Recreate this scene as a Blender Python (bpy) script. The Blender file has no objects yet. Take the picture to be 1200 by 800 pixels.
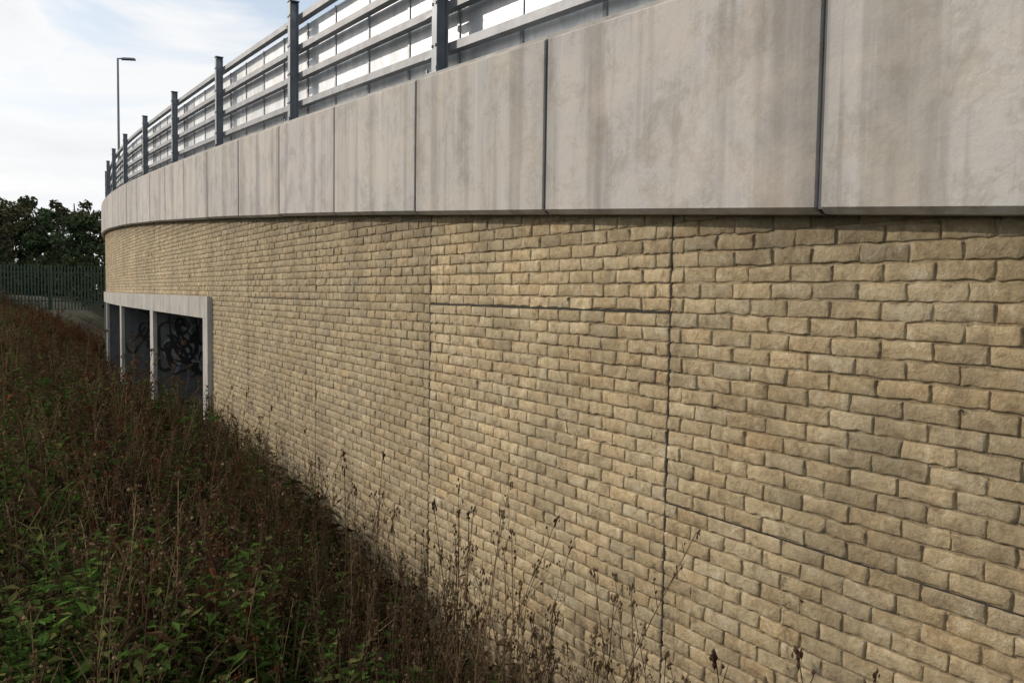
import bpy, math, random, bmesh, time
import numpy as np
from mathutils import Matrix, Vector
rng=np.random.default_rng(7); random.seed(7)
EYE=2.9
sc=bpy.context.scene
# ------------------------------------------------------------ path of the curved wall
SS=np.arange(-20,140.01,0.1)
def kap(s): return 0.0004 if s<17 else (1/150.0 if s<60 else 1/120.)
ang=np.zeros_like(SS); i0=int(round(20/0.1))
ang[i0]=math.radians(32.7)
for i in range(i0+1,len(SS)): ang[i]=ang[i-1]-kap(SS[i-1])*0.1
for i in range(i0-1,-1,-1): ang[i]=ang[i+1]+kap(SS[i])*0.1
PX=np.zeros_like(SS);PY=np.zeros_like(SS)
PX[i0]=-0.85;PY[i0]=6.92
for i in range(i0+1,len(SS)):
    PX[i]=PX[i-1]-math.sin(ang[i-1])*.1;PY[i]=PY[i-1]+math.cos(ang[i-1])*.1
for i in range(i0-1,-1,-1):
    PX[i]=PX[i+1]+math.sin(ang[i])*.1;PY[i]=PY[i+1]-math.cos(ang[i])*.1
def W(s,d,z):
    """array map (distance along wall, depth behind the face, height) -> world"""
    s=np.asarray(s,float);a=np.interp(s,SS,ang)
    x=np.interp(s,SS,PX)+np.cos(a)*d;y=np.interp(s,SS,PY)+np.sin(a)*d
    return np.stack([x,y,np.broadcast_to(z,x.shape)],-1)
def base(s):  # underside of parapet
    s=np.asarray(s,float);q=np.clip(s,-20,60)
    return EYE+0.68+0.072*q-0.0007*q*q
PH=1.12
# ------------------------------------------------------------ helpers
def new_mat(name):
    m=bpy.data.materials.new(name);m.use_nodes=True
    nt=m.node_tree;b=nt.nodes['Principled BSDF'];return m,nt,b
def N(nt,t,**k):
    n=nt.nodes.new(t)
    for a,v in k.items(): setattr(n,a,v)
    return n
def noise(nt,vec,scale,detail=4,rough=.55,dist=0):
    n=N(nt,'ShaderNodeTexNoise');n.inputs['Scale'].default_value=scale;n.inputs['Detail'].default_value=detail
    n.inputs['Roughness'].default_value=rough;n.inputs['Distortion'].default_value=dist
    if vec: nt.links.new(vec,n.inputs['Vector'])
    return n.outputs['Fac']
def ramp(nt,fac,stops):
    r=N(nt,'ShaderNodeValToRGB');e=r.color_ramp.elements
    while len(e)<len(stops): e.new(.5)
    for i,(p,c) in enumerate(stops):
        e[i].position=p;e[i].color=(c[0],c[1],c[2],1) if hasattr(c,'__len__') else (c,c,c,1)
    nt.links.new(fac,r.inputs[0]);return r.outputs[0]
def mix(nt,a,b,f,mode='MIX'):
    m=N(nt,'ShaderNodeMix',data_type='RGBA',blend_type=mode)
    if isinstance(f,(int,float)): m.inputs[0].default_value=f
    else: nt.links.new(f,m.inputs[0])
    for i,v in ((6,a),(7,b)):
        if isinstance(v,tuple): m.inputs[i].default_value=(v[0],v[1],v[2],1)
        else: nt.links.new(v,m.inputs[i])
    return m.outputs[2]
def coords(nt,scale=(1,1,1)):
    g=N(nt,'ShaderNodeNewGeometry');mp=N(nt,'ShaderNodeMapping');mp.inputs['Scale'].default_value=scale
    nt.links.new(g.outputs['Position'],mp.inputs['Vector']);return mp.outputs[0]
def bump(nt,b,h,strength,dist,prev=None):
    n=N(nt,'ShaderNodeBump');n.inputs['Strength'].default_value=strength;n.inputs['Distance'].default_value=dist
    nt.links.new(h,n.inputs['Height'])
    if prev: nt.links.new(prev,n.inputs['Normal'])
    nt.links.new(n.outputs[0],b.inputs['Normal']);return n.outputs[0]
def mk(name,V,F,mat,C=None,parent=None,smooth=False):
    V=np.asarray(V,np.float32);F=np.asarray(F,np.int32);k=F.shape[1]
    me=bpy.data.meshes.new(name)
    me.vertices.add(len(V));me.vertices.foreach_set('co',V.ravel())
    me.loops.add(F.size);me.loops.foreach_set('vertex_index',F.ravel())
    me.polygons.add(len(F));me.polygons.foreach_set('loop_start',np.arange(0,F.size,k,dtype=np.int32))
    me.polygons.foreach_set('loop_total',np.full(len(F),k,np.int32))
    me.polygons.foreach_set('use_smooth',np.full(len(F),smooth,bool))
    me.update(calc_edges=True)
    if C is not None:
        a=me.color_attributes.new('Col','FLOAT_COLOR','POINT')
        a.data.foreach_set('color',np.concatenate([C,np.ones((len(C),1))],1).astype(np.float32).ravel())
    me.materials.append(mat)
    o=bpy.data.objects.new(name,me);sc.collection.objects.link(o)
    if parent: o.parent=parent
    return o
def empty(name):
    o=bpy.data.objects.new(name,None);sc.collection.objects.link(o);return o
class Acc:
    def __init__(s): s.V=[];s.F=[];s.C=[];s.n=0
    def add(s,V,F,C=None):
        s.V.append(np.asarray(V,np.float32));s.F.append(np.asarray(F,np.int32)+s.n)
        if C is not None:s.C.append(np.asarray(C,np.float32))
        s.n+=len(V)
    def out(s,name,mat,parent=None,smooth=False):
        return mk(name,np.concatenate(s.V),np.concatenate(s.F),mat,np.concatenate(s.C) if s.C else None,parent,smooth)
def sweepVF(sl,prof):
    k=len(prof(sl[0]));V=[]
    for s in sl:
        p=np.array(prof(s));V.append(W(np.full(k,s),p[:,0],p[:,1]))
    n=len(sl);F=[]
    for i in range(n-1):
        for j in range(k):
            j2=(j+1)%k;F.append((i*k+j,i*k+j2,(i+1)*k+j2,(i+1)*k+j))
    def cap(o,rev):
        q=[(o,o+1,o+2,o+3)]
        if k==6: q.append((o,o+3,o+4,o+5))
        return [tuple(reversed(t)) if rev else t for t in q]
    F+=cap(0,True)+cap((n-1)*k,False)
    return np.concatenate(V),F
def sweep(name,sl,prof,mat,parent=None):
    V,F=sweepVF(sl,prof);return mk(name,V,F,mat,None,parent)
def rect(d0,d1,z0,z1): return lambda s:[(d0,z0(s) if callable(z0) else z0),(d1,z0(s) if callable(z0) else z0),(d1,z1(s) if callable(z1) else z1),(d0,z1(s) if callable(z1) else z1)]
def fr(a,b,st=.5): return list(np.linspace(a,b,max(2,int(math.ceil((b-a)/st))+1)))
# ------------------------------------------------------------ materials
def concrete(name,c1,c2,stain=.5,rough=.85,attr=False):
    m,nt,b=new_mat(name)
    v=coords(nt);vs=coords(nt,(3.8,3.8,.16))
    n1=noise(nt,v,1.6,5,.65,.5)
    c=mix(nt,c1,c2,ramp(nt,n1,[(.40,0),(.60,1)]))
    ns=noise(nt,vs,1.1,5,.64,.1)
    st=ramp(nt,ns,[(.50,0),(.575,.6*stain),(.69,stain)])
    c=mix(nt,c,(c1[0]*.44,c1[1]*.42,c1[2]*.39),st)
    bl=ramp(nt,noise(nt,v,3.4,7,.80,.3),[(.49,0),(.575,.45*stain),(.70,.85*stain)])
    c=mix(nt,c,(c1[0]*.45,c1[1]*.405,c1[2]*.34),bl)
    c=mix(nt,c,(c1[0]*1.20,c1[1]*1.20,c1[2]*1.20),ramp(nt,ns,[(.30,.55),(.43,0)]))
    c=mix(nt,c,(c1[0]*.92,c1[1]*.85,c1[2]*.74),ramp(nt,n1,[(.40,.4),(.56,0)]))
    if attr:
        a=N(nt,'ShaderNodeVertexColor',layer_name='Col');c=mix(nt,c,a.outputs[0],1.0,'MULTIPLY')
    nt.links.new(c,b.inputs['Base Color']);b.inputs['Roughness'].default_value=rough
    bump(nt,b,noise(nt,v,26,4,.7),.3,.010)
    return m
M_par=concrete('parapet_concrete',(.485,.468,.455),(.41,.40,.39),.72,attr=True)
M_con=concrete('weathered_concrete',(.42,.41,.385),(.33,.32,.30),.6)
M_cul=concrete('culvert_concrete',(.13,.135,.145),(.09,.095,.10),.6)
def brickmat(name,mul=1.0,attr=True):
    m,nt,b=new_mat(name)
    v=coords(nt)
    c=mix(nt,(.51*mul,.412*mul,.252*mul),(.44*mul,.335*mul,.19*mul),ramp(nt,noise(nt,v,2.2,3,.6,.5),[(.35,0),(.65,1)]))
    med=noise(nt,v,15,5,.75,.7)
    c=mix(nt,c,(.25*mul,.185*mul,.105*mul),ramp(nt,med,[(.50,0),(.66,.85)]))
    c=mix(nt,c,(.64*mul,.57*mul,.42*mul),ramp(nt,med,[(.30,.85),(.46,0)]))
    st=ramp(nt,noise(nt,coords(nt,(1.2,1.2,.5)),1.0,5,.68,1),[(.46,0),(.64,.5)])
    c=mix(nt,c,(.22*mul,.175*mul,.105*mul),st)
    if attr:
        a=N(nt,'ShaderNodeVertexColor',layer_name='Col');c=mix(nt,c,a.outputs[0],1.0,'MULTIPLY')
    nt.links.new(c,b.inputs['Base Color']);b.inputs['Roughness'].default_value=.92
    bump(nt,b,noise(nt,v,40,6,.78,.4),1.0,.016)
    return m
M_brick=brickmat('buff_brick');M_mort=brickmat('mortar',.78,False)
def plain(name,col,rough=.6,metal=0,var=.3,sc_=8):
    m,nt,b=new_mat(name);v=coords(nt)
    c=mix(nt,col,tuple(x*(1-var) for x in col),ramp(nt,noise(nt,v,sc_,3,.6),[(.35,0),(.65,1)]))
    nt.links.new(c,b.inputs['Base Color']);b.inputs['Roughness'].default_value=rough;b.inputs['Metallic'].default_value=metal
    return m
M_seal=plain('joint_sealant',(.07,.075,.085),.7)
M_gap=plain('joint_shadow_gap',(.03,.026,.022),.9)
M_steel=plain('galvanised_steel',(.17,.195,.225),.5,.25,.3,6)
M_rail=plain('galvanised_rail',(.20,.215,.235),.55,.2,.4,5)
M_asph=plain('asphalt',(.05,.05,.052),.9)
M_green=plain('green_fence_paint',(.018,.05,.032),.5)
M_spray=plain('spray_paint',(.012,.012,.014),.6)
M_spray2=plain('spray_paint_pale',(.24,.26,.29),.6)
m,nt,b=new_mat('galvanised_sheet');M_sheet=m
v=coords(nt,(1.2,1.2,.35));c=mix(nt,(.76,.785,.81),(.50,.54,.58),ramp(nt,noise(nt,v,2.5,5,.7,.8),[(.38,0),(.60,1)]))
a=N(nt,'ShaderNodeVertexColor',layer_name='Col');c=mix(nt,c,a.outputs[0],1.0,'MULTIPLY')
nt.links.new(c,b.inputs['Base Color']);b.inputs['Metallic'].default_value=.25;b.inputs['Roughness'].default_value=.4
bump(nt,b,noise(nt,coords(nt),3,2),.3,.03)
# ------------------------------------------------------------ brick wall
wall=empty('brick_retaining_wall')
CUL0,CUL1=8.25,33.6;LT=EYE-.09;LB=EYE-.47
J1,J2=-2.96,-.03
joints=[-18.1,-15.1,-12.1,-9.1,-6.1,J1,J2,2.9,5.9,8.25]+[8.25+3*i for i in range(1,9)]+[33.6+3*i for i in range(0,12)]
tones={-6.1:.98,J1:1.05,J2:.86,2.9:.80,5.9:.84,8.25:.88}
BH=.082;BL=.234;z0=EYE-.08
B=[];BT=[]
for p in range(len(joints)-1):
    a,bb=joints[p]+.007,joints[p+1]-.007
    pt=tones.get(joints[p],rng.uniform(.86,1.0))
    for k in range(-42,38):
        zl=z0+k*BH+.0038;zh=z0+(k+1)*BH-.0038
        if zl<-.4 or zl>float(base(bb))+.02: continue
        if CUL0-.1<a<CUL1-.1 and zl<LT-.02: continue
        if k==0 and joints[p] in (J1,2.9): zl+=.006
        if k==-1 and joints[p] in (J1,2.9): zh-=.003
        if k==-13 and joints[p] in (-6.1,): zl+=.002
        x=a-(BL/2 if k%2 else 0)-.006
        nxt=x+BL
        while x<bb:
            e=nxt+rng.normal(0,.008)
            x0=max(x,a);x1=min(e,bb)
            if x1-x0>.035:
                B.append((x0+(.0038 if x0>a else 0),x1-(.0038 if x1<bb else 0),zl,zh));
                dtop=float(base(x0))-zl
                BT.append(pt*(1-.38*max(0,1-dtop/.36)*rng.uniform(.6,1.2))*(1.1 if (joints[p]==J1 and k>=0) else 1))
            x=e;nxt+=BL
B=np.array(B);nb=len(B)
us=np.array([0,.008,.03,.16,.33,.5,.67,.84,.97,.992,1.]);vs=np.array([0,.03,.11,.5,.89,.97,1.])
nu,nv=len(us),len(vs)
U,Vv=np.meshgrid(us,vs,indexing='ij')
ringU=np.minimum(np.arange(nu),nu-1-np.arange(nu));ringV=np.minimum(np.arange(nv),nv-1-np.arange(nv))
ring=np.minimum(ringU[:,None],ringV[None,:])
d0=np.where(ring==0,.1625,np.where(ring==1,.1516,.1490))
Sx=B[:,0][:,None,None]+(B[:,1]-B[:,0])[:,None,None]*U
Zx=B[:,2][:,None,None]+(B[:,3]-B[:,2])[:,None,None]*Vv
D=np.broadcast_to(d0,(nb,nu,nv)).copy()
wz=rng.normal(0,.0026,(nb,nu,2));wS=rng.normal(0,.0028,(nb,2,nv))
Zx=Zx+np.where(np.arange(nv)[None,None,:]<3,wz[:,:,:1],np.where(np.arange(nv)[None,None,:]>nv-4,wz[:,:,1:],0))
Sx=Sx+np.where(np.arange(nu)[None,:,None]<3,wS[:,:1,:],np.where(np.arange(nu)[None,:,None]>nu-4,wS[:,1:,:],0))
Zx+=rng.normal(0,.0014,(nb,1,1))
D+=rng.normal(0,.0019,(nb,nu,nv))*(ring>0)+rng.normal(0,.0016,(nb,1,1))*(ring>0)
D+=(rng.normal(0,.003,(nb,1,1))*(U-.5)+rng.normal(0,.0032,(nb,1,1))*(Vv-.5))*(ring>0)
chip=(rng.random((nb,nu,nv))<.08)&(ring==1);D+=chip*.006
P=W(Sx.ravel(),D.ravel(),0.0);P[:,2]=Zx.ravel()
idx=np.arange(nu*nv).reshape(nu,nv)
q=np.stack([idx[:-1,:-1],idx[:-1,1:],idx[1:,1:],idx[1:,:-1]],-1).reshape(-1,4)[:,::-1]
F=(q[None]+(np.arange(nb)*nu*nv)[:,None,None]).reshape(-1,4)
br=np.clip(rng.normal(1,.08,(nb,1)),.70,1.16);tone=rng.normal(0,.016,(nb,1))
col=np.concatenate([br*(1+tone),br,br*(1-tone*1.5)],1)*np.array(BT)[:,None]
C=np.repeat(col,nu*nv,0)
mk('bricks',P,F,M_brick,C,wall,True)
top=lambda s:float(base(s))+.06
sweep('wall_core',fr(-18,CUL0),rect(.1585,.5,-1.2,top),M_mort,wall)
sweep('wall_core_above_culvert',fr(CUL0,CUL1),rect(.1585,.5,LT-.01,top),M_mort,wall)
sweep('wall_core_far',fr(CUL1,66),rect(.1585,.5,-1.2,top),M_mort,wall)
for j in joints:
    lo=LT if CUL0+1<j<CUL1-1 else -.6
    if j<66: sweep('movement_joint',[j-.0055,j+.0055],rect(.153,.18,lo,lambda s:float(base(s))),M_gap,wall)
for (a,bb,z,h) in ((J1+.01,J2-.01,z0,.009),(2.9,5.89,z0,.004),(-6.1,J1-.01,z0-13*BH,.002)):
    sweep('bed_joint',fr(a,bb),rect(.1530,.18,z-.003,z+h),M_gap,wall)
# ------------------------------------------------------------ culvert
cul=empty('concrete_culvert')
sweep('lintel',fr(CUL0,CUL1+.3),rect(.07,.5,LB,LT),M_con,cul)
pil=[(8.25,8.62),(14.0,14.45),(20.0,20.45),(26.4,26.85),(33.3,33.75)]
for a,bb in pil: sweep('pier',[a,bb],rect(.072,.16,-.9,LB-.001),M_con,cul)
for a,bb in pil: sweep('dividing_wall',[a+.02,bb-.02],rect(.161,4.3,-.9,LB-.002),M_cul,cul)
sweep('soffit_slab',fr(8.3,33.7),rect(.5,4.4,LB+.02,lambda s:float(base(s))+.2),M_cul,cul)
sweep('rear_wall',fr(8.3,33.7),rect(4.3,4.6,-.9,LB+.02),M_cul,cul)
def ribbon(pts,w):
    pts=np.array(pts);t=np.gradient(pts,axis=0);t/=np.linalg.norm(t,axis=1)[:,None]+1e-9
    n=np.stack([-t[:,1],t[:,0]],1);return pts+n*w[:,None],pts-n*w[:,None]
for gi,(s_,mat_,cnt,ds) in enumerate(((14.02,M_spray2,12,.004),(14.02,M_spray,20,.010),(20.02,M_spray,7,.006))):
    A=Acc()
    for i in range(cnt):
        cx=rng.uniform(.35,1.3);cz=rng.uniform(1.1,2.2);r0=rng.uniform(.08,.34);tt=np.linspace(0,1,40)
        if i%2: th=tt*rng.uniform(3,7)*rng.choice([-1,1]);r=r0*(1-.8*tt);pts=np.stack([cx+r*np.cos(th+i),cz+1.5*r*np.sin(th+i)],1)
        else:
            p0,p1,p2=[np.array([rng.uniform(.25,1.4),rng.uniform(.8,2.35)]) for _ in range(3)]
            pts=np.outer((1-tt)**2,p0)+np.outer(2*tt*(1-tt),p1)+np.outer(tt**2,p2)
        pts[:,0]=np.clip(pts[:,0],.2,2.2);pts[:,1]=np.clip(pts[:,1],.1,2.38)
        L,R=ribbon(pts,.008+.030*np.sin(np.linspace(0.1,3.1,40)))
        vv=np.concatenate([W(np.full(40,s_-ds-.0003*i),L[:,0],0.),W(np.full(40,s_-ds-.0003*i),R[:,0],0.)]);vv[:40,2]=L[:,1];vv[40:,2]=R[:,1]
        A.add(vv,[(k,k+1,k+41,k+40) for k in range(39)])
    A.out('graffiti',mat_,cul)
# ------------------------------------------------------------ parapet panels
par=empty('concrete_parapet')
A=Acc();G=Acc()
JP=lambda i:2.0*i+(.09 if i==-1 else 0)-.12*min(1,max(0,i-.5))*(1 if i<4 else .6)
for i in range(-8,34):
    a=JP(i)+.011;bb=JP(i+1)-.011
    off=rng.normal(0,.0018);dz=rng.normal(0,.003)
    def prof(s,off=off,dz=dz):
        z=float(base(s))+dz
        return [(off+.012,z+.028),(off+.05,z),(.36,z),(.36,z+PH),(off+.022,z+PH),(off+.010,z+PH-.012)]
    sl=[a,a+.010]+list(np.linspace(a+.16,bb-.16,8))+[bb-.010,bb]
    def prof2(s):
        p=prof(s)
        if s in(a,bb): p=[(p[0][0]+.010,p[0][1]),p[1],p[2],p[3],(p[4][0]+.010,p[4][1]),(p[5][0]+.010,p[5][1])]
        return p
    V_,F_=sweepVF(sl,prof2);t=rng.uniform(.87,1.05)
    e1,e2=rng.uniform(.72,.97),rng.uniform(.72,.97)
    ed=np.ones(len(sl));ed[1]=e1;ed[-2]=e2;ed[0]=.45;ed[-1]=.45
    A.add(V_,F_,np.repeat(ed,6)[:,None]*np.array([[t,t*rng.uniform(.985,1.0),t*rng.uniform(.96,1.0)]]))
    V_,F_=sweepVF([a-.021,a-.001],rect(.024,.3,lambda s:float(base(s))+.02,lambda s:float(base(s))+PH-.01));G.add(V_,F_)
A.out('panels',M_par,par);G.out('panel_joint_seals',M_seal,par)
sweep('upstand',fr(-16,67),rect(.10,.40,lambda s:float(base(s))+PH-.02,lambda s:float(base(s))+PH+.055),M_con,par)
# ------------------------------------------------------------ bridge deck
deck=empty('bridge_deck')
D0=lambda s:float(base(s))+.95
sweep('road_surface',fr(-18,66,1),rect(.37,8.4,lambda s:float(base(s))+.6,D0),M_asph,deck)
sweep('approach_fill',fr(-18,8.2,1),rect(.52,8.3,-1.2,lambda s:float(base(s))+.55),M_con,deck)
sweep('rear_fill',fr(8.2,33.8,1),rect(4.62,8.3,-1.2,lambda s:float(base(s))+.55),M_con,deck)
sweep('deck_slab',fr(8.2,33.8,1),rect(.52,4.6,lambda s:float(base(s))+.21,lambda s:float(base(s))+.55),M_con,deck)
sweep('far_fill',fr(33.8,66,1),rect(.52,8.3,-1.2,lambda s:float(base(s))+.55),M_con,deck)
sweep('rear_parapet',fr(-18,66,1),rect(8.42,8.75,lambda s:float(base(s))+.3,lambda s:float(base(s))+1.12),M_con,deck)
# ------------------------------------------------------------ railing
rl=empty('steel_bridge_railing')
RB=lambda s:float(base(s))+PH+.055
A=Acc()
HZ=(.25,.60,.95,1.32)
for i in range(-4,17):
    s=i*4.0-.02
    H=1.50
    for (sa,sb,da,db) in ((-.045,.045,.165,.177),(-.045,.045,.265,.277),(-.006,.006,.177,.265)):
        V_,F_=sweepVF([s+sa,s+sb],lambda q:[(da,RB(s)),(db,RB(s)),(db,RB(s)+H),(da,RB(s)+H)]);A.add(V_,F_)
    V_,F_=sweepVF([s-.11,s+.11],lambda q:[(.13,RB(s)),(.32,RB(s)),(.32,RB(s)+.022),(.13,RB(s)+.022)]);A.add(V_,F_)
    V_,F_=sweepVF([s-.055,s+.055],lambda q:[(.155,RB(s)+H),(.285,RB(s)+H),(.285,RB(s)+H+.012),(.155,RB(s)+H+.012)]);A.add(V_,F_)
    for hz in HZ:
        V_,F_=sweepVF([s+.046,s+.24],lambda q:[(.200,RB(s)+hz-.064),(.278,RB(s)+hz-.064),(.278,RB(s)+hz-.037),(.200,RB(s)+hz-.037)]);A.add(V_,F_)
        for e in (-.03,.03):
            V_,F_=sweepVF([s+e-.01,s+e+.01],lambda q:[(.155,RB(s)+hz-.01),(.1649,RB(s)+hz-.01),(.1649,RB(s)+hz+.01),(.155,RB(s)+hz+.01)]);A.add(V_,F_)
    for e in (-.08,.08):
        for dd in (.145,.305):
            V_,F_=sweepVF([s+e-.012,s+e+.012],lambda q:[(dd-.01,RB(s)+.022),(dd+.01,RB(s)+.022),(dd+.01,RB(s)+.06),(dd-.01,RB(s)+.06)]);A.add(V_,F_)
A.out('posts',M_steel,rl)
A=Acc()
for hz in HZ:
    hh=.036
    V_,F_=sweepVF(fr(-16,66),lambda q:[(.279,RB(q)+hz-hh),(.36,RB(q)+hz-hh),(.36,RB(q)+hz+hh),(.279,RB(q)+hz+hh)]);A.add(V_,F_)
A.out('rails',M_rail,rl)
A=Acc()
s=-16.
while s<66:
    e=s+1.0
    V_,F_=sweepVF([s+.004,e-.004],lambda q:[(.42,RB(q)+.04),(.424,RB(q)+.04),(.424,RB(q)+1.28),(.42,RB(q)+1.28)])
    t=rng.uniform(.74,1.06);A.add(V_,F_,np.tile([[t,t,t]],(len(V_),1)))
    V_,F_=sweepVF([e-.02,e+.02],lambda q:[(.409,RB(q)+.04),(.4185,RB(q)+.04),(.4185,RB(q)+1.285),(.409,RB(q)+1.285)])
    A.add(V_,F_,np.tile([[.5,.5,.53]],(len(V_),1)))
    s=e
A.out('infill_sheet',M_sheet,rl)
# ------------------------------------------------------------ lamp
def tube(pts,r,k=10):
    pts=[Vector(p) for p in pts];V_=[];F_=[]
    for i,p in enumerate(pts):
        t=(pts[min(i+1,len(pts)-1)]-pts[max(i-1,0)]).normalized()
        u=Vector((1,0,0)) if abs(t.z)>.9 else Vector((0,0,1));u=(u-t*u.dot(t)).normalized();w=t.cross(u)
        for j in range(k):
            a=2*math.pi*j/k;V_.append(tuple(p+(u*math.cos(a)+w*math.sin(a))*r[i]))
    for i in range(len(pts)-1):
        for j in range(k): F_.append((i*k+j,i*k+(j+1)%k,(i+1)*k+(j+1)%k,(i+1)*k+j))
    return np.array(V_),F_
lamp=empty('street_lamp')
sL=36.0;lp=W(np.array([sL]),.70,0.)[0];zb=float(base(sL))+.95
la=float(np.interp(sL,SS,ang));r_=Vector((math.cos(la),math.sin(la),0))
top_z=EYE+ (340-74)*lp[1]/950
V_,F_=tube([(lp[0],lp[1],zb),(lp[0],lp[1],zb+1.2),(lp[0],lp[1],zb+1.25),(lp[0],lp[1],top_z)],[.09,.09,.065,.045]);mk('column',V_,F_,M_steel,None,lamp,True)
e0=Vector((lp[0],lp[1],top_z-.03))
V_,F_=tube([e0,e0+r_*.12+Vector((0,0,.03)),e0+r_*.25+Vector((0,0,.05))],[.03,.03,.03]);mk('arm',V_,F_,M_steel,None,lamp,True)
hp=e0+r_*.45+Vector((0,0,.06))
bm=bmesh.new();bmesh.ops.create_cube(bm,size=1)
for v_ in bm.verts:
    tz=.07 if v_.co.z>0 else .1;up=v_.co.z>0
    v_.co=Vector((v_.co.x*.62*(0.8 if up else 1),v_.co.y*.26*(0.7 if up else 1),v_.co.z*tz))
bmesh.ops.bevel(bm,geom=bm.edges[:],offset=.02,segments=2)
me=bpy.data.meshes.new('lamp_head');bm.to_mesh(me);bm.free();me.materials.append(M_steel)
o=bpy.data.objects.new('lamp_head',me);sc.collection.objects.link(o);o.parent=lamp;o.location=hp;o.rotation_euler=(0,-.08,math.atan2(r_.y,r_.x))
# ------------------------------------------------------------ terrain
def sm(x,a,b):
    t=np.clip((x-a)/(b-a),0,1);return t*t*(3-2*t)
sp=SS[::5];spx,spy,spa=PX[::5],PY[::5],ang[::5]
def wallw(x,y):
    x=np.asarray(x,float);y=np.asarray(y,float);w=np.zeros(x.shape);so=np.zeros(x.shape)
    for i in range(0,len(x),4000):
        xx,yy=x[i:i+4000],y[i:i+4000]
        d=(xx[:,None]-spx)**2+(yy[:,None]-spy)**2;k=d.argmin(1)
        w[i:i+4000]=-((xx-spx[k])*np.cos(spa[k])+(yy-spy[k])*np.sin(spa[k]))
        far=np.sqrt(d[np.arange(len(xx)),k]);so[i:i+4000]=sp[k]
        ed=(k==0)|(k==len(sp)-1);w[i:i+4000]=np.where(ed,far,w[i:i+4000])
    return w,so
def ground(x,y,w=None):
    x=np.asarray(x,float);y=np.asarray(y,float)
    if w is None: w,_=wallw(x,y)
    dist=np.hypot(x,y)
    z=-.15+.86*sm(w,.1,3.2)+.35*sm(dist,6,10)*(1-sm(dist,15,22))*(1-sm(w,.5,5))+1.65*sm(dist,7,32)*sm(w,.8,7)
    z+=.08*np.sin(x*.9+1)*np.sin(y*.7)+.05*np.sin(x*2.3)*np.sin(y*2.9+1)
    z=np.where(w<0,-.35,z)
    z=np.where(dist>60,z*0+1.9+(z-1.9)*np.exp(-(dist-60)/60),z)
    return z
gx=np.concatenate([-np.geomspace(900,45,22),np.arange(-44,12,.5),np.geomspace(12,900,22)])
gy=np.concatenate([-np.geomspace(900,8,20),np.arange(-7,60,.5),np.geomspace(60,900,22)])
GX,GY=np.meshgrid(gx,gy,indexing='ij');gz=ground(GX.ravel(),GY.ravel())
gv=np.stack([GX.ravel(),GY.ravel(),gz],1);ii=np.arange(len(gv)).reshape(GX.shape)
gf=np.stack([ii[:-1,:-1],ii[1:,:-1],ii[1:,1:],ii[:-1,1:]],-1).reshape(-1,4)
m,nt,b=new_mat('rough_ground');v=coords(nt)
c=mix(nt,(.030,.022,.013),(.036,.046,.016),ramp(nt,noise(nt,v,.5,4,.65),[(.4,0),(.62,1)]))
nt.links.new(c,b.inputs['Base Color']);b.inputs['Roughness'].default_value=1;bump(nt,b,noise(nt,v,6,4,.7),.9,.15)
mk('ground',gv,gf,m,None,None,True)
# ------------------------------------------------------------ vegetation
m,nt,b=new_mat('dry_vegetation');M_veg=m
a=N(nt,'ShaderNodeVertexColor',layer_name='Col')
df=N(nt,'ShaderNodeBsdfDiffuse');nt.links.new(a.outputs[0],df.inputs[0])
tr=N(nt,'ShaderNodeBsdfTranslucent');ms=N(nt,'ShaderNodeMixShader');ms.inputs[0].default_value=.3
nt.links.new(a.outputs[0],tr.inputs[0]);nt.links.new(df.outputs[0],ms.inputs[1]);nt.links.new(tr.outputs[0],ms.inputs[2])
nt.links.new(ms.outputs[0],nt.nodes['Material Output'].inputs[0]);nt.nodes.remove(b)
class T:
    def __init__(s): s.V=[];s.F=[];s.C=[]
    def stem(s,pts,r0,r1,col):
        k=3;n=len(s.V);m_=len(pts)
        for i,p in enumerate(pts):
            r=r0+(r1-r0)*i/(m_-1)
            for j in range(k):
                an=2*math.pi*j/k;s.V.append((p[0]+r*math.cos(an),p[1]+r*math.sin(an),p[2]));s.C.append(col)
        for i in range(m_-1):
            for j in range(k):
                a=n+i*k+j;b_=n+i*k+(j+1)%k;s.F+=[(a,b_,b_+k),(a,b_+k,a+k)]
    def leaf(s,p,d,L,w,col,droop=.3):
        d=Vector(d).normalized();sd=d.cross(Vector((0,0,1)));sd=sd.normalized() if sd.length>1e-3 else Vector((1,0,0))
        p=Vector(p);m_=p+d*L*.45+Vector((0,0,.02*L));e=p+d*L-Vector((0,0,droop*L))
        n=len(s.V);s.V+=[tuple(p),tuple(m_+sd*w),tuple(e),tuple(m_-sd*w)];s.C+=[col]*4
        s.F+=[(n,n+1,n+2),(n+2,n+3,n)]
    def blob(s,p,r,col,st=1.2):
        n=len(s.V);p=Vector(p)
        s.V+=[(p.x+r*random.uniform(.7,1.3),p.y,p.z),(p.x-r,p.y,p.z),(p.x,p.y+r,p.z),(p.x,p.y-r*random.uniform(.7,1.3),p.z),(p.x,p.y,p.z+r*st),(p.x,p.y,p.z-r*st)];s.C+=[col]*6
        for a,b_ in ((0,2),(2,1),(1,3),(3,0)): s.F+=[(n+a,n+b_,n+4),(n+b_,n+a,n+5)]
    def head(s,p,r,col):
        """spiky seed head : several small seeds round the stalk tip"""
        for i in range(7): s.blob(Vector(p)+Vector((random.gauss(0,r*.6),random.gauss(0,r*.6),random.gauss(-r*.6,r*.9))),r*random.uniform(.3,.55),cv(col,.35),1.8)
    def arr(s): return np.array(s.V,float),np.array(s.F,int),np.array(s.C,float)
def cv(c,v=.25):
    k=random.uniform(1-v,1+v);return (c[0]*k,c[1]*k*random.uniform(.92,1.08),c[2]*k)
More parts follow.
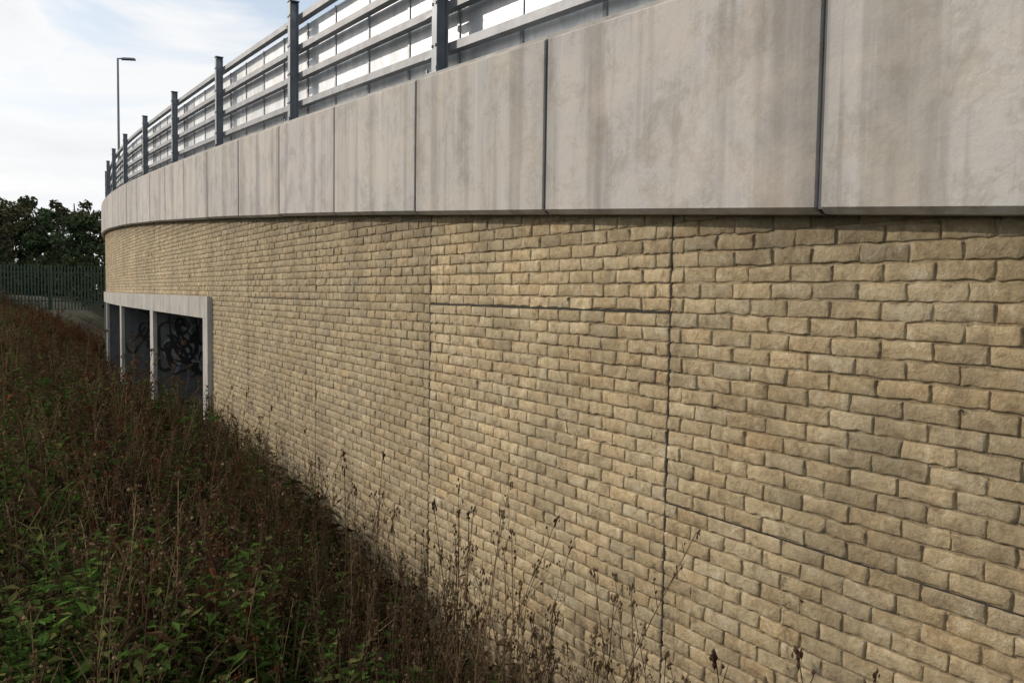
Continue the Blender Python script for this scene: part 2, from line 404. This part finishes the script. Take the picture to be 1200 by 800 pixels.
BRN=(.125,.082,.048);RED=(.15,.056,.032);GRN=(.065,.115,.026);OLV=(.12,.122,.042);STR=(.34,.27,.16);DRK=(.055,.037,.024);TAN=(.23,.17,.10);MGR=(.15,.165,.052)
def bent(h,lean,n=5,x=0,y=0,z=0):
    a=random.uniform(0,6.28);w=random.uniform(-.04,.04)
    return [(x+math.cos(a)*lean*(i/(n-1))**1.6+w*math.sin(i),y+math.sin(a)*lean*(i/(n-1))**1.6+w*math.cos(i*1.3),z+h*i/(n-1)) for i in range(n)]
def at(pts,t):
    f=t*(len(pts)-1);i=min(int(f),len(pts)-2);f-=i
    return Vector(pts[i]).lerp(Vector(pts[i+1]),f)
def dryweed(h=1.0,green=.2,seeds=1.0,c=BRN,ns=(3,5),nl=(7,14)):
    t=T();
    for q in range(random.randint(*ns)):
        hh=h*random.uniform(.6,1.12);col=cv(random.choice([c,c,TAN]) if c is not DRK else c);p=bent(hh,random.uniform(.03,.22),5,random.uniform(-.14,.14),random.uniform(-.14,.14));t.stem(p,.0038,.0014,col)
        for i in range(random.randint(7,12)):
            u=random.uniform(.35,.98);o=at(p,u);a=random.uniform(0,6.28);L=hh*random.uniform(.08,.26)*(1.2-u)
            e=o+Vector((math.cos(a)*L*.5,math.sin(a)*L*.5,L))
            t.stem([tuple(o),tuple(e)],.0018,.0008,col)
            for j in range(random.randint(1,3)):
                b_=o.lerp(e,random.uniform(.4,1))+Vector((random.uniform(-.012,.012),random.uniform(-.012,.012),random.uniform(-.01,.02)))
                if random.random()<seeds: t.blob(b_,random.uniform(.003,.007),cv(random.choice([c,TAN,BRN,(.15,.10,.06)]),.4))
        t.head(at(p,1),.011,c)
        for i in range(random.randint(*nl)):
            u=random.uniform(.02,.75);a=random.uniform(0,6.28);g=random.random()<green
            t.leaf(at(p,u),(math.cos(a),math.sin(a),random.uniform(-.3,.6)),random.uniform(.04,.11),random.uniform(.004,.012),cv(GRN if g else DRK if random.random()<.5 else c),random.uniform(.1,.8))
    return t.arr()
def leafy(h=.7):
    t=T()
    for q in range(random.randint(3,5)):
        hh=h*random.uniform(.7,1.1);p=bent(hh,random.uniform(.05,.3),5,random.uniform(-.12,.12),random.uniform(-.12,.12));t.stem(p,.004,.0015,cv((.07,.07,.03)))
        for i in range(30):
            u=(i+1)/30;a=i*2.4+random.uniform(-.4,.4);t.leaf(at(p,u),(math.cos(a),math.sin(a),random.uniform(0,.8)),random.uniform(.05,.11)*(1.2-u*.6),random.uniform(.007,.018),cv(random.choice([GRN,GRN,OLV,(.045,.075,.02)])),random.uniform(0,.5))
    return t.arr()
def litter():
    t=T()
    for i in range(46):
        a=random.uniform(0,6.28);r=random.uniform(0,.25);p=(r*math.cos(a),r*math.sin(a),random.uniform(.02,.42))
        b_=random.uniform(0,6.28);t.leaf(p,(math.cos(b_),math.sin(b_),random.uniform(-.5,1.4)),random.uniform(.07,.24),random.uniform(.003,.013),cv(random.choice([DRK,DRK,BRN,DRK,OLV,GRN]),.4),random.uniform(0,.5))
    return t.arr()
def grass(h=.6,pal=(OLV,STR,GRN),n_=26):
    t=T()
    for i in range(n_):
        a=random.uniform(0,6.28);L=h*random.uniform(.4,1.1);le=random.uniform(.1,.6)*L;x,y=random.gauss(0,.07),random.gauss(0,.07);c=cv(random.choice(pal));w=random.uniform(.002,.0045)
        sx,sy=-math.sin(a)*w,math.cos(a)*w;n=len(t.V);pr=[(0,0),(.35,.45),(.8,.85),(1.25,.95)]
        for (rr,zz) in pr[:3]:
            px,py=x+math.cos(a)*le*rr,y+math.sin(a)*le*rr;t.V+=[(px-sx,py-sy,L*zz),(px+sx,py+sy,L*zz)];t.C+=[c]*2
        t.V.append((x+math.cos(a)*le*1.25,y+math.sin(a)*le*1.25,L*.95));t.C.append(c)
        t.F+=[(n,n+1,n+3),(n,n+3,n+2),(n+2,n+3,n+5),(n+2,n+5,n+4),(n+4,n+5,n+6)]
    return t.arr()
def dock(h=1.0):
    t=T();p=bent(h,random.uniform(.03,.15),6);t.stem(p,.005,.002,cv(RED))
    for i in range(60):
        u=random.uniform(.35,1);o=at(p,u);r=.06*(1.15-u);t.blob(o+Vector((random.gauss(0,r),random.gauss(0,r),random.uniform(-.02,.02))),random.uniform(.008,.014),cv(RED,.4))
    for i in range(8):
        a=random.uniform(0,6.28);t.leaf(at(p,random.uniform(.05,.4)),(math.cos(a),math.sin(a),.4),random.uniform(.1,.2),.02,cv(random.choice([OLV,RED,BRN])),.6)
    return t.arr()
TP={'dry':[dryweed(1.0,.25,1,BRN) for _ in range(9)],'dark':[dryweed(.95,.2,.8,DRK) for _ in range(6)],'red':[dryweed(.9,.1,1,RED) for _ in range(5)],
    'leafy':[leafy(.7) for _ in range(6)],'litter':[litter() for _ in range(6)],'grass':[grass(.6) for _ in range(5)],'ggrass':[grass(.5,(GRN,OLV,OLV,STR)) for _ in range(4)],
    'mead':[grass(.55,(MGR,MGR,OLV,STR,GRN),36) for _ in range(6)],'dock':[dock(1.) for _ in range(4)],
    'tall':[dryweed(1.0,.0,.9,BRN,(1,2),(2,5)) for _ in range(7)],'bare':[dryweed(1.0,.05,.9,TAN if i%3==0 else BRN,(1,3),(1,4)) for i in range(8)]}
def place(acc,kind,x,y,z,sc_,tint=1.,wid=1.,lean=None):
    V_,F_,C_=random.choice(TP[kind]);a=random.uniform(0,6.28);ca,sa=math.cos(a),math.sin(a)
    X=(V_[:,0]*ca-V_[:,1]*sa)*sc_*wid;Y=(V_[:,0]*sa+V_[:,1]*ca)*sc_*wid;Z=V_[:,2]*sc_
    lx,ly=lean or (random.gauss(0,.10),random.gauss(0,.10))
    acc.add(np.stack([X+x+Z*lx,Y+y+Z*ly,Z+z],1),F_,C_*tint)
def scatter(name,n,region,kinds,hfun,dens,wid=1.):
    x=rng.uniform(region[0],region[1],n);y=rng.uniform(region[2],region[3],n);w,so=wallw(x,y);d=np.hypot(x,y)
    keep=(w>.0)&(rng.random(n)<dens(x,y,w,d));x,y,w,d,so=[q_[keep] for q_ in (x,y,w,d,so)];z=ground(x,y,w)
    A=Acc()
    for i in range(len(x)):
        k=kinds(x[i],y[i],w[i],d[i]);h=hfun(x[i],y[i],w[i],d[i],k)*random.uniform(.65,1.22)
        wd_=wid(d[i]) if callable(wid) else wid
        place(A,k,x[i],y[i],z[i]-.02,h,random.uniform(.6,1.35),wd_)
    print(name,len(x),A.n);A.out(name,M_veg)
def nearside(x,y): return (x-PX[i0])*-math.sin(ang[i0])+(y-PY[i0])*math.cos(ang[i0])
def dn(x,y,w,d):
    v=np.clip(1.0-(d-7)/10,.18,1)*(d>1.75)*(d<21)
    v=v*np.where((nearside(x,y)<-1.0)&(w<1.3),.45,1)
    return v*np.where((d>8)&(w>3),.6,1)
def kn(x,y,w,d):
    n_=math.sin(x*1.7+2)*math.sin(y*1.3)+random.gauss(0,.35)
    if d>7.5 and w>3: return random.choice(['mead','mead','grass','mead','dry','leafy','mead'])
    if n_>.45 : return random.choice(['leafy','ggrass','leafy','leafy','dry'])
    return random.choice(['dry','dry','dark','tall','dry','red','tall','leafy','dry','grass','leafy'])
def hn(x,y,w,d,k):
    s_=nearside(x,y)
    h=.78+.28*sm(w,.2,1.4)+.15*math.sin(x*1.1)*math.sin(y*.9+1)
    h+=.34*math.exp(-((s_-6.3)/3.0)**2)*(1-sm(w,1.2,3.5))
    if d<3.0: h*=.78
    if d>7.5 and w>3: h*=.52
    elif w>3: h*=.80
    if k in('leafy','grass','ggrass'): h*=1.1
    return h
t0=time.time()
scatter('dry_weeds',10500,(-13,2.6,1.0,19),kn,hn,dn,lambda d:1+max(0,d-6)*.05)
scatter('ground_litter',12000,(-13,2.6,1.0,19),lambda *a:'litter',lambda x,y,w,d,k:.95 if not(d>7 and w>3) else .6,lambda x,y,w,d:(d<20)*(d>1.3)*np.clip(1-(d-7)/8,.10,1)*.8,lambda d:1.35)
def km(x,y,w,d):
    pz=math.sin(x*.35+1)*math.sin(y*.4)+random.gauss(0,.35)
    if d>25: return random.choice(['dock','red','dock','red','dry','grass'] if pz>-.3 else ['ggrass','grass','leafy','dry'])
    return random.choice(['mead','mead','leafy','mead','grass'] if pz>-.5 else ['dry','mead','red','mead','grass'])
scatter('meadow_weeds',15500,(-42,-4,5,44),km,lambda x,y,w,d,k:.9 if d>25 else .62,lambda x,y,w,d:(d>8)*(w>.1)*np.where(w<30,.60,0)*np.where((d<12)&(w<3),.3,1),2.1)
A=Acc()
for i in range(200):
    s_=rng.uniform(-5.4,2.0) if i%3 else rng.uniform(-4.3,-.8);w_=rng.uniform(.25,1.5);p=W(np.array([s_]),-w_,0.)[0]
    if math.hypot(p[0],p[1])<2.1: continue
    h=rng.uniform(.9,1.35) if i%4 else rng.uniform(1.4,1.75)
    place(A,'bare',p[0],p[1],float(ground(p[:1],p[1:2])[0])-.02,h,rng.uniform(.45,1.15),.85)
A.out('tall_dry_stalks',M_veg)
print('veg',time.time()-t0)
# ------------------------------------------------------------ green fence
fence=empty('green_palisade_fence')
A=Acc()
def box(A,c,sx,sy,sz,rz=0):
    V_=np.array([(x,y,z) for x in(-.5,.5) for y in(-.5,.5) for z in(-.5,.5)])*[sx,sy,sz]
    ca,sa=math.cos(rz),math.sin(rz);V_=np.stack([V_[:,0]*ca-V_[:,1]*sa,V_[:,0]*sa+V_[:,1]*ca,V_[:,2]],1)+c
    A.add(V_,[(0,1,3,2),(4,6,7,5),(0,4,5,1),(2,3,7,6),(0,2,6,4),(1,5,7,3)])
fa=(-20.2,40.5);fb=(-52.,34.);fl=math.hypot(fb[0]-fa[0],fb[1]-fa[1]);rz=math.atan2(fb[1]-fa[1],fb[0]-fa[0])
n=int(fl/.15)
for i in range(n):
    t=i/n;x=fa[0]+(fb[0]-fa[0])*t;y=fa[1]+(fb[1]-fa[1])*t;g=max(1.95,float(ground(np.array([x]),np.array([y]))[0]))
    box(A,(x,y,g+1.0),.06,.02,2.2,rz);
    if i%18==0: box(A,(x,y+.12,g+1.0),.1,.08,2.2,rz)
    if i%6==0:
        for h in(.35,1.75): box(A,(x,y+.035,g+h),.896,.03,.05,rz)
A.out('pales_and_rails',M_green,fence)
# ------------------------------------------------------------ distant trees
m,nt,b=new_mat('tree_foliage');a=N(nt,'ShaderNodeVertexColor',layer_name='Col')
df=N(nt,'ShaderNodeBsdfDiffuse');nt.links.new(a.outputs[0],df.inputs[0]);nt.links.new(df.outputs[0],nt.nodes['Material Output'].inputs[0]);M_tree=m
M_bark=plain('bark',(.06,.045,.035),.9)
tl=empty('distant_tree_line')
VV=[];CC=[];TA=Acc()
for i in range(50):
    x=-80+i*1.3+rng.uniform(-1,1);y=rng.uniform(72,92);H=rng.uniform(8.7,11.0)*y/80;g=1.9
    V_,F_=tube([(x,y,g-.5),(x+.2,y,g+H*.4),(x-.2,y+.1,g+H*.85)],[.28,.2,.06],6);TA.add(V_,F_)
    for k in range(5):
        an=rng.uniform(0,6.28);e=(x+math.cos(an)*H*.25,y+math.sin(an)*H*.25,g+H*rng.uniform(.55,.85));V_,F_=tube([(x,y,g+H*rng.uniform(.25,.45)),e],[.1,.03],4);TA.add(V_,F_)
    tone=np.array(random.choice([(.055,.07,.034),(.045,.065,.032),(.078,.078,.040),(.062,.058,.033)]))
    for k in range(28):
        u=rng.uniform(0.1,.93);an=rng.uniform(0,6.28);R=H*.32*math.sqrt(max(.05,1-(2*u-1)**2*.85))*rng.uniform(.3,1);c=np.array([x+math.cos(an)*R,y+math.sin(an)*R,g+H*(.08+.85*u)])
        m_=110;p=rng.normal(0,1,(m_,3));p/=np.linalg.norm(p,axis=1)[:,None]+1e-6;p*=rng.uniform(.1,1,(m_,1))**.5*rng.uniform(.6,1.15)*np.array([1,1,.7])
        VV.append(c+p);CC.append(np.tile(tone*rng.uniform(.6,1.4),(m_,1))*rng.uniform(.7,1.3,(m_,1)))
for k in range(700):
    c=np.array([rng.uniform(-80,-18),rng.uniform(60,80),1.9+rng.uniform(0,3.4)]);m_=60;p=rng.normal(0,.6,(m_,3));VV.append(c+p);CC.append(np.tile(np.array([.035,.045,.022])*rng.uniform(.6,1.4),(m_,1)))
VV=np.concatenate(VV);CC=np.concatenate(CC);n=len(VV)
a1=rng.normal(0,1,(n,3));a1/=np.linalg.norm(a1,axis=1)[:,None];a2=rng.normal(0,1,(n,3));a2-=a1*(a1*a2).sum(1)[:,None];a2/=np.linalg.norm(a2,axis=1)[:,None]
r=rng.uniform(.12,.26,(n,1));Q=np.stack([VV-a1*r,VV+a2*r*.6,VV+a1*r,VV-a2*r*.6],1).reshape(-1,3)
mk('foliage',Q,np.arange(4*n).reshape(-1,4),M_tree,np.repeat(CC,4,0),tl)
TA.out('trunks',M_bark,tl)
# ------------------------------------------------------------ light
SAZ=math.radians(70);SEL=math.radians(24)   # azimuth left of +Y
sd=Vector((-math.sin(SAZ)*math.cos(SEL),math.cos(SAZ)*math.cos(SEL),math.sin(SEL)))
L=bpy.data.lights.new('sun','SUN');L.energy=3.0;L.angle=math.radians(.8);L.color=(1,.885,.76)
o=bpy.data.objects.new('sun',L);sc.collection.objects.link(o);o.rotation_euler=sd.to_track_quat('Z','Y').to_euler();o.location=(-20,10,20)
wd=bpy.data.worlds.new('World');sc.world=wd;wd.use_nodes=True;nt=wd.node_tree
bg=nt.nodes['Background'];sky=N(nt,'ShaderNodeTexSky',sky_type='NISHITA');sky.sun_disc=False;sky.sun_elevation=SEL;sky.sun_rotation=-SAZ
sky.air_density=1;sky.dust_density=2
nt.links.new(sky.outputs[0],bg.inputs[0]);bg.inputs[1].default_value=.15
b2=N(nt,'ShaderNodeBackground');tc=N(nt,'ShaderNodeTexCoord');mp=N(nt,'ShaderNodeMapping');mp.inputs['Scale'].default_value=(1,1,2.6);mp.inputs['Location'].default_value=(.3,.1,.2)
nt.links.new(tc.outputs['Generated'],mp.inputs[0])
cn=noise(nt,mp.outputs[0],2.6,5,.6,.5)
cl=ramp(nt,cn,[(.34,.45),(.50,1)])
cc=ramp(nt,cn,[(.35,(.78,.85,.93)),(.47,(.97,.975,.98)),(.62,(.88,.90,.92))])
nt.links.new(cc,b2.inputs[0]);b2.inputs[1].default_value=1.0
ms=N(nt,'ShaderNodeMixShader');nt.links.new(cl,ms.inputs[0]);nt.links.new(bg.outputs[0],ms.inputs[1]);nt.links.new(b2.outputs[0],ms.inputs[2])
nt.links.new(ms.outputs[0],nt.nodes['World Output'].inputs[0])
sc.view_settings.view_transform='Standard'
try: sc.view_settings.look='None'
except: pass
# ------------------------------------------------------------ camera
cam=bpy.data.cameras.new('camera');co=bpy.data.objects.new('camera',cam);sc.collection.objects.link(co)
cam.sensor_width=36;cam.lens=950/1200*36;cam.clip_end=3000;cam.clip_start=.05
co.matrix_world=Matrix.Translation((0,0,EYE))@Matrix.Rotation(math.radians(90-3.2),4,'X')@Matrix.Rotation(.016,4,'Z')
sc.camera=co
